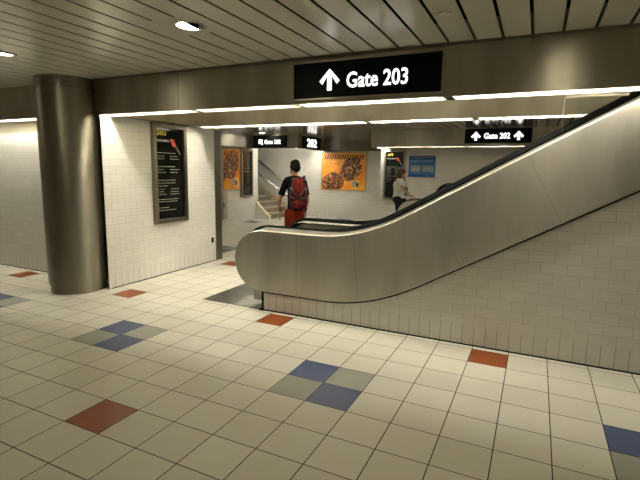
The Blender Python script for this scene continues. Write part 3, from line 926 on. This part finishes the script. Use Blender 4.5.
def V(*a): return Vector(a)
def hand(mb, wrist, direction, palm_n, size=1.0, curl=.5, side=1):
    """palm, four unequal bent fingers and a thumb leaving the side of the palm"""
    d = Vector(direction).normalized(); n = Vector(palm_n); n = (n - d*n.dot(d)).normalized()
    s = d.cross(n).normalized()*side
    w = Vector(wrist); S_ = size
    mb.limb([w, w+d*.05*S_, w+d*.085*S_], [.024*S_, .032*S_, .030*S_], 10)
    mb.limb([w+d*.03*S_+s*.018*S_, w+d*.085*S_+s*.026*S_], [.018*S_, .015*S_], 8)
    mb.limb([w+d*.03*S_-s*.018*S_, w+d*.085*S_-s*.028*S_], [.018*S_, .015*S_], 8)
    for k, (off, L) in enumerate(((.030,.072), (.010,.082), (-.010,.076), (-.029,.058))):
        b = w + d*.085*S_ + s*off*S_
        a1, a2, a3 = curl*.5, curl*1.25, curl*1.9
        p1 = b + (d*math.cos(a1)+n*math.sin(a1))*L*.45*S_
        p2 = p1 + (d*math.cos(a2)+n*math.sin(a2))*L*.32*S_
        p3 = p2 + (d*math.cos(a3)+n*math.sin(a3))*L*.25*S_
        mb.limb([b-d*.02*S_, b, p1, p2, p3], [.0095*S_, .0095*S_, .009*S_, .0083*S_, .0073*S_], 8)
    t0 = w + d*.025*S_ + s*.022*S_; t1 = t0 + (d*.6+s*.75+n*.2).normalized()*.04*S_; t2 = t1 + (d*.85+s*.25+n*.4).normalized()*.034*S_
    mb.limb([t0, t1, t2], [.013*S_, .011*S_, .009*S_], 8)

def head(mb, c, yaw, s=1.0, ear=True):
    """skull, jaw, nose, lips, brow, ears; faces +Y turned by yaw"""
    R_ = Matrix.Rotation(yaw, 3, 'Z')
    def P(x, y, z): return tuple(Vector(c) + R_ @ Vector((x*s, y*s, z*s)))
    mb.ball(P(0,-.008,.030), (.076*s, .093*s, .088*s))
    mb.ball(P(0,.020,-.020), (.064*s, .070*s, .085*s))
    mb.ball(P(0,.040,-.072), (.042*s, .046*s, .036*s))
    mb.ball(P(0,.088,-.022), (.012*s, .018*s, .022*s))
    mb.ball(P(0,.080,.004), (.009*s, .014*s, .024*s))
    mb.ball(P(0,.079,-.058), (.022*s, .010*s, .006*s)); mb.ball(P(0,.077,-.068), (.019*s, .010*s, .007*s))
    for q in (-1, 1):
        mb.ball(P(q*.030,.070,.018), (.022*s, .014*s, .008*s))
        mb.ball(P(q*.036,.060,-.030), (.022*s, .020*s, .022*s))
        if ear: mb.ball(P(q*.076,-.006,-.012), (.010*s, .020*s, .032*s))
    return P

# ---- man walking away, seen from behind
man = thing('person', 'man in black t-shirt and dark red shorts walking away with a red backpack', 'person', (-1.755, 2.98, 0), math.radians(27)); man.scale = (.84, .86, .982)
mb = MB()
# torso
mb.limb([V(0,0,.93), V(0,.005,1.05), V(0,.0,1.20), V(0,-.005,1.33), V(0,-.01,1.42)], [(.155,.115),(.145,.105),(.160,.112),(.178,.118),(.150,.095)], 24)
mb.ball((-.145,-.01,1.415), (.070,.062,.058)); mb.ball((.145,-.01,1.415), (.070,.062,.058))
mb.limb([V(-.12,-.015,1.445), V(0,-.02,1.475), V(.12,-.015,1.445)], [.045,.055,.045])
mb.limb([V(0,-.015,1.44), V(0,.0,1.50), V(0,.010,1.56)], [.060,.054,.055])
P = head(mb, (0,.015,1.612), math.radians(25), 1.12)
# legs mid-stride
LEGS = {}
for q, (kn, an) in ((-1, ((-.10,.10,.49), (-.10,.02,.09))), (1, ((.10,.02,.49), (.105,-.20,.12)))):
    hip = V(q*.098, 0, .92)
    mb.limb([hip, hip.lerp(V(*kn), .5)+V(0,.012,0), V(*kn), V(*kn).lerp(V(*an), .35)+V(0,-.018,0), V(*an)], [.092,.078,.056,.054,.036])
    toe = V(an[0]+q*.02, an[1]+.15, .035 if q < 0 else .05)
    mb.limb([V(an[0],an[1]-.03,an[2]-.045), toe], [.038,.030])
    LEGS[q] = (hip, V(*kn), V(*an), toe)
# arms bent forward at the waist
ARMS = {}
for q in (-1, 1):
    sh = V(q*.168,-.01,1.405); el = V(q*(.275 if q < 0 else .235),-.045,1.15); wr = V(q*(.290 if q < 0 else .215),.12,1.02)
    mb.limb([sh, sh.lerp(el,.5), el, el.lerp(wr,.35), wr], [.052,.046,.039,.040,.027])
    hand(mb, wr, (q*-.05,.75,-.45), (-q,0,-.25), 1.0, .75, -q)
    ARMS[q] = (sh, el, wr)
fuse(mb, 'body', M['skin'], man, .006, 5)
for q in (-1, 1):
    mb = MB(); mb.ball(P(q*.030,.073,.004), (.013,.010,.007), 12, 8); mb.build('eye', M['eye'], man, True, local=True)
# hair: short, thick on top
mb = MB()
mb.ball(P(0,-.014,.042), (.098,.108,.100)); mb.ball(P(0,.035,.092), (.072,.066,.044)); mb.ball(P(0,-.046,.022), (.088,.074,.070)); mb.ball(P(0,-.02,.09), (.080,.088,.058))
h = fuse(mb, 'hair', M['hair'], man, .006, 3)
# t-shirt
mb = MB()
mb.limb([V(0,0,.99), V(0,.003,1.08), V(0,.0,1.20), V(0,-.005,1.33), V(0,-.01,1.425)], [(.176,.138),(.166,.130),(.170,.130),(.176,.132),(.148,.106)], 28)
mb.limb([V(-.14,-.012,1.430), V(0,-.02,1.462), V(.14,-.012,1.430)], [.066,.070,.066])
for q in (-1, 1):
    sh, el, wr = ARMS[q]
    e2 = sh.lerp(el, .78)
    mb.tube([sh+V(-q*.05,0,.0), sh, sh.lerp(e2,.5), e2], [.066,.063,.060,.060], 18); mb.ball(sh, .062)
fuse(mb, 'shirt', M['tee'], man, .008, 4)
# shorts
mb = MB()
mb.limb([V(0,0,1.015), V(0,0,.95), V(0,0,.87)], [(.165,.138),(.172,.142),(.160,.132)], 24)
for q in (-1, 1):
    hip, kn, an, toe = LEGS[q]
    mb.tube([hip+V(0,0,.04), hip, hip.lerp(kn,.5), hip.lerp(kn,.98)], [.086,.092,.088,.084], 20); mb.ball(hip, .091)
fuse(mb, 'shorts', M['shorts'], man, .008, 4)
for q in (-1, 1):
    hip, kn, an, toe = LEGS[q]
    mb = MB(); hl = V(an.x, an.y-.045, an.z-.05)
    mb.limb([hl, V(an.x, an.y, an.z-.02)], [.040,.046]); mb.limb([hl, hl.lerp(toe,.5)+V(0,0,.008), toe], [.042,.046,.040])
    fuse(mb, 'shoe', M['shoe'], man, .008, 3)
# backpack (held by his shoulders: a thing of its own)
pk = thing('backpack', 'red and grey backpack worn on the back of the man', 'backpack', (-1.700, 3.01, .982), math.radians(27)); pk.scale = (.76, .88, .982)
def L(x, y, z): return V(x, y, z-1.0)
mb = MB()
for q in (-1, 0, 1):
    mb.limb([L(q*.085,-.225,1.05), L(q*.090,-.235,1.16), L(q*.085,-.225,1.32), L(q*.065,-.205,1.44)], [(.072,.075),(.078,.085),(.075,.075),(.062,.055)], 20)
fuse(mb, 'bag', M['pack_red'], pk, .008, 5)
mb = MB()
mb.limb([L(0,-.325,1.06), L(0,-.335,1.13)], [(.120,.040),(.110,.030)], 20); mb.ball(L(0,-.325,1.09), (.128,.045,.065))
fuse(mb, 'front_pocket', M['pack_red'], pk, .007, 4)
for q in (-1, 1):
    mb = MB(); mb.tube([L(q*0.134,-.285,1.33), L(q*.075,-.325,1.26), L(q*.03,-.337,1.19)], .016, 8)
    mb.build('compression_strap', M['pack_grey'], pk, True, local=True)
    mb = MB(); mb.tube([L(q*0.143,-.29,1.20), L(q*.075,-.335,1.17), L(q*.02,-.342,1.165)], .012, 8)
    mb.build('compression_strap', M['pack_grey'], pk, True, local=True)
    mb = MB(); mb.tube([L(q*0.151,-.25,1.05), L(q*.168,-.25,1.20), L(q*0.151,-.24,1.34)], .020, 8)
    mb.build('side_webbing', M['pack_grey'], pk, True, local=True)
mb = MB()
mb.limb([L(-.125,-.225,1.02), L(0,-.285,1.015), L(.125,-.225,1.02)], [.030,.036,.030])
fuse(mb, 'base_panel', M['rubber'], pk, .008, 3)
for q in (-1, 1):
    mb = MB()
    pts = [L(q*.085,-.165,1.36), L(q*.100,-.12,1.455), L(q*.105,-.03,1.512), L(q*.11,.07,1.455), L(q*.115,.130,1.34), L(q*.125,.125,1.22), L(q*.15,.03,1.12), L(q*.12,-.16,1.08)]
    mb.tube(pts, 1, prof=[(-.028,-.006),(.028,-.006),(.028,.006),(-.028,.006)])
    mb.build('shoulder_strap', M['pack_grey'], pk, local=True)
mb = MB(); mb.tube([L(.125,-.24,1.09), L(.150,-.26,1.02), L(.152,-.25,.90), L(.140,-.24,.86)], .010, 8); mb.ball(L(.138,-.24,.855), .018); mb.build('hanging_strap', M['rubber'], pk, True, local=True)
mb = MB(); mb.tube([L(-.03,-.175,1.45), L(-.02,-.19,1.49), L(.02,-.19,1.49), L(.03,-.175,1.45)], .010, 8); mb.build('grab_handle', M['pack_grey'], pk, True, local=True)

# ---- woman at the far escalator, facing right, hand on the rail
WX, WY = -1.46, 7.92
wo = thing('person', 'woman in a white t-shirt and black trousers holding the far escalator handrail', 'person', (WX, WY, .013), math.radians(-90)); wo.scale = (1.05, 1.05, 1.02)
# local: +Y is her front (world +X), local +X is world -Y (towards the camera)
mb = MB()
mb.limb([V(0,0,.86), V(0,0,.98), V(0,0,1.10), V(0,-.005,1.22), V(0,-.01,1.30)], [(.150,.115),(.125,.095),(.130,.100),(.148,.108),(.125,.080)], 24)
mb.ball((-.065,.085,1.19), (.060,.055,.060)); mb.ball((.065,.085,1.19), (.060,.055,.060))
mb.ball((-.075,-.055,.86), (.085,.085,.085)); mb.ball((.075,-.055,.86), (.085,.085,.085))
mb.limb([V(-.10,-.012,1.325), V(0,-.015,1.35), V(.10,-.012,1.325)], [.038,.046,.038])
mb.limb([V(0,-.012,1.32), V(0,.008,1.38), V(0,.018,1.43)], [.048,.043,.045])
P2 = head(mb, (0,.030,1.505), math.radians(-6), .95)
for q in (-1, 1):
    kn = (q*.085, .03 if q > 0 else .05, .46); an = (q*.08, -.02 if q > 0 else .06, .085)
    hip = V(q*.082, 0, .86)
    mb.limb([hip, hip.lerp(V(*kn),.5)+V(0,.01,0), V(*kn), V(*kn).lerp(V(*an),.35)+V(0,-.02,0), V(*an)], [.088,.076,.053,.051,.033])
    mb.limb([V(an[0],an[1]-.03,.035), V(an[0]+q*.015,an[1]+.14,.03)], [.034,.026])
WARM = {}
shR, elR, wrR = V(.155,-.01,1.29), V(.30,.20,1.10), V(.475,.37,.985)
shL, elL, wrL = V(-.155,-.01,1.29), V(-.19,-.01,1.03), V(-.17,.12,.85)
for sh, el, wr in ((shR, elR, wrR), (shL, elL, wrL)):
    mb.limb([sh, sh.lerp(el,.5), el, el.lerp(wr,.35), wr], [.045,.039,.033,.033,.023])
hand(mb, wrR, (.25,.95,-.10), (.1,0,-1), .92, .45, -1)
hand(mb, wrL, (.05,.45,-.9), (1,0,0), .92, .6, 1)
fuse(mb, 'body', M['skin2'], wo, .006, 5)
for q in (-1, 1):
    mb = MB(); mb.ball(P2(q*.030,.073,.004), (.012,.010,.007), 12, 8); mb.build('eye', M['eye'], wo, True, local=True)
mb = MB()
mb.ball(P2(0,-.018,.042), (.104,.112,.100)); mb.ball(P2(0,-.065,-.03), (.108,.092,.105)); mb.ball(P2(0,-.065,-.10), (.105,.078,.080))
for q in (-1, 1): mb.limb([V(*P2(q*.075,.005,.03)), V(*P2(q*.085,-.005,-.05)), V(*P2(q*.07,-.02,-.13))], [.040,.046,.032])
fuse(mb, 'hair', M['hair2'], wo, .007, 3)
mb = MB()
mb.limb([V(0,0,.90), V(0,0,.99), V(0,0,1.10), V(0,-.005,1.22), V(0,-.01,1.30)], [(.172,.140),(.152,.122),(.152,.124),(.165,.128),(.138,.098)], 28)
mb.ball((-.065,.092,1.19), (.070,.060,.068)); mb.ball((.065,.092,1.19), (.070,.060,.068))
mb.limb([V(-.115,-.012,1.315), V(0,-.015,1.335), V(.115,-.012,1.315)], [.056,.060,.056])
for sh, el in ((shR, elR), (shL, elL)):
    e2 = sh.lerp(el, .55)
    mb.tube([sh+V(-.04 if sh.x > 0 else .04,0,0), sh, sh.lerp(e2,.5), e2], [.064,.060,.056,.054], 16); mb.ball(sh, .059)
fuse(mb, 'shirt', M['tee_w'], wo, .008, 4)
mb = MB()
mb.limb([V(0,0,.93), V(0,0,.86), V(0,0,.80)], [(.152,.118),(.164,.126),(.150,.118)], 24)
for q in (-1, 1):
    kn = V(q*.085, .03 if q > 0 else .05, .46); an = V(q*.08, -.02 if q > 0 else .06, .10); hip = V(q*.082,0,.86)
    mb.limb([hip, hip.lerp(kn,.5), kn, kn.lerp(an,.4)+V(0,-.012,0), an], [.100,.088,.066,.064,.052]); mb.ball((q*.075,-.06,.86), (.09,.09,.09))
fuse(mb, 'trousers', M['pants'], wo, .008, 4)
for q in (-1, 1):
    ay = -.02 if q > 0 else .06
    mb = MB(); mb.limb([V(q*.08,ay-.04,.036), V(q*.085,ay+.05,.038), V(q*.095,ay+.145,.03)], [.036,.040,.030]); fuse(mb, 'shoe', M['shoe'], wo, .008, 3)
bg = thing('shoulder_bag', 'small teal bag hanging at the front of the woman', 'bag', (WX+.20, WY-.15, 1.00))
mb = MB(); mb.limb([V(0,0,0), V(0,0,.12), V(.005,0,.20)], [(.028,.045),(.028,.045),(.02,.035)], 16); fuse(mb, 'pouch', M['teal'], bg, .007, 4)
mb = MB(); mb.tube([V(-.01,.03,.20), V(-.04,.10,.32), V(-.12,.16,.37)], .007, 8); mb.build('strap', M['teal'], bg, True, local=True)

# ------------------------------------------------------------------ world, camera, view
w = bpy.data.worlds.new('world'); S.world = w; w.use_nodes = True
w.node_tree.nodes['Background'].inputs[0].default_value = (.9,.85,.65,1)
w.node_tree.nodes['Background'].inputs[1].default_value = .02

cam = bpy.data.cameras.new('camera'); co = bpy.data.objects.new('camera', cam); COL.objects.link(co)
yaw, pitch, roll = -.4433, -.1529, .0172
f = Vector((math.sin(yaw)*math.cos(pitch), math.cos(yaw)*math.cos(pitch), math.sin(pitch)))
r0 = Vector((math.cos(yaw), -math.sin(yaw), 0)); u0 = r0.cross(f)
rr_ = r0*math.cos(roll) + u0*math.sin(roll); uu = rr_.cross(f)
mat = Matrix((rr_, uu, -f)).transposed().to_4x4()
mat.translation = Vector((5.3535*T, -10.5205*T, 5.1669*T))
co.matrix_world = mat
cam.sensor_width = 36; cam.lens = 451.63/640*36
cam.clip_start = .05
S.camera = co
S.view_settings.view_transform = 'Standard'; S.view_settings.look = 'None'
S.view_settings.gamma = 1; S.view_settings.use_curve_mapping = False
S.view_settings.exposure = .88
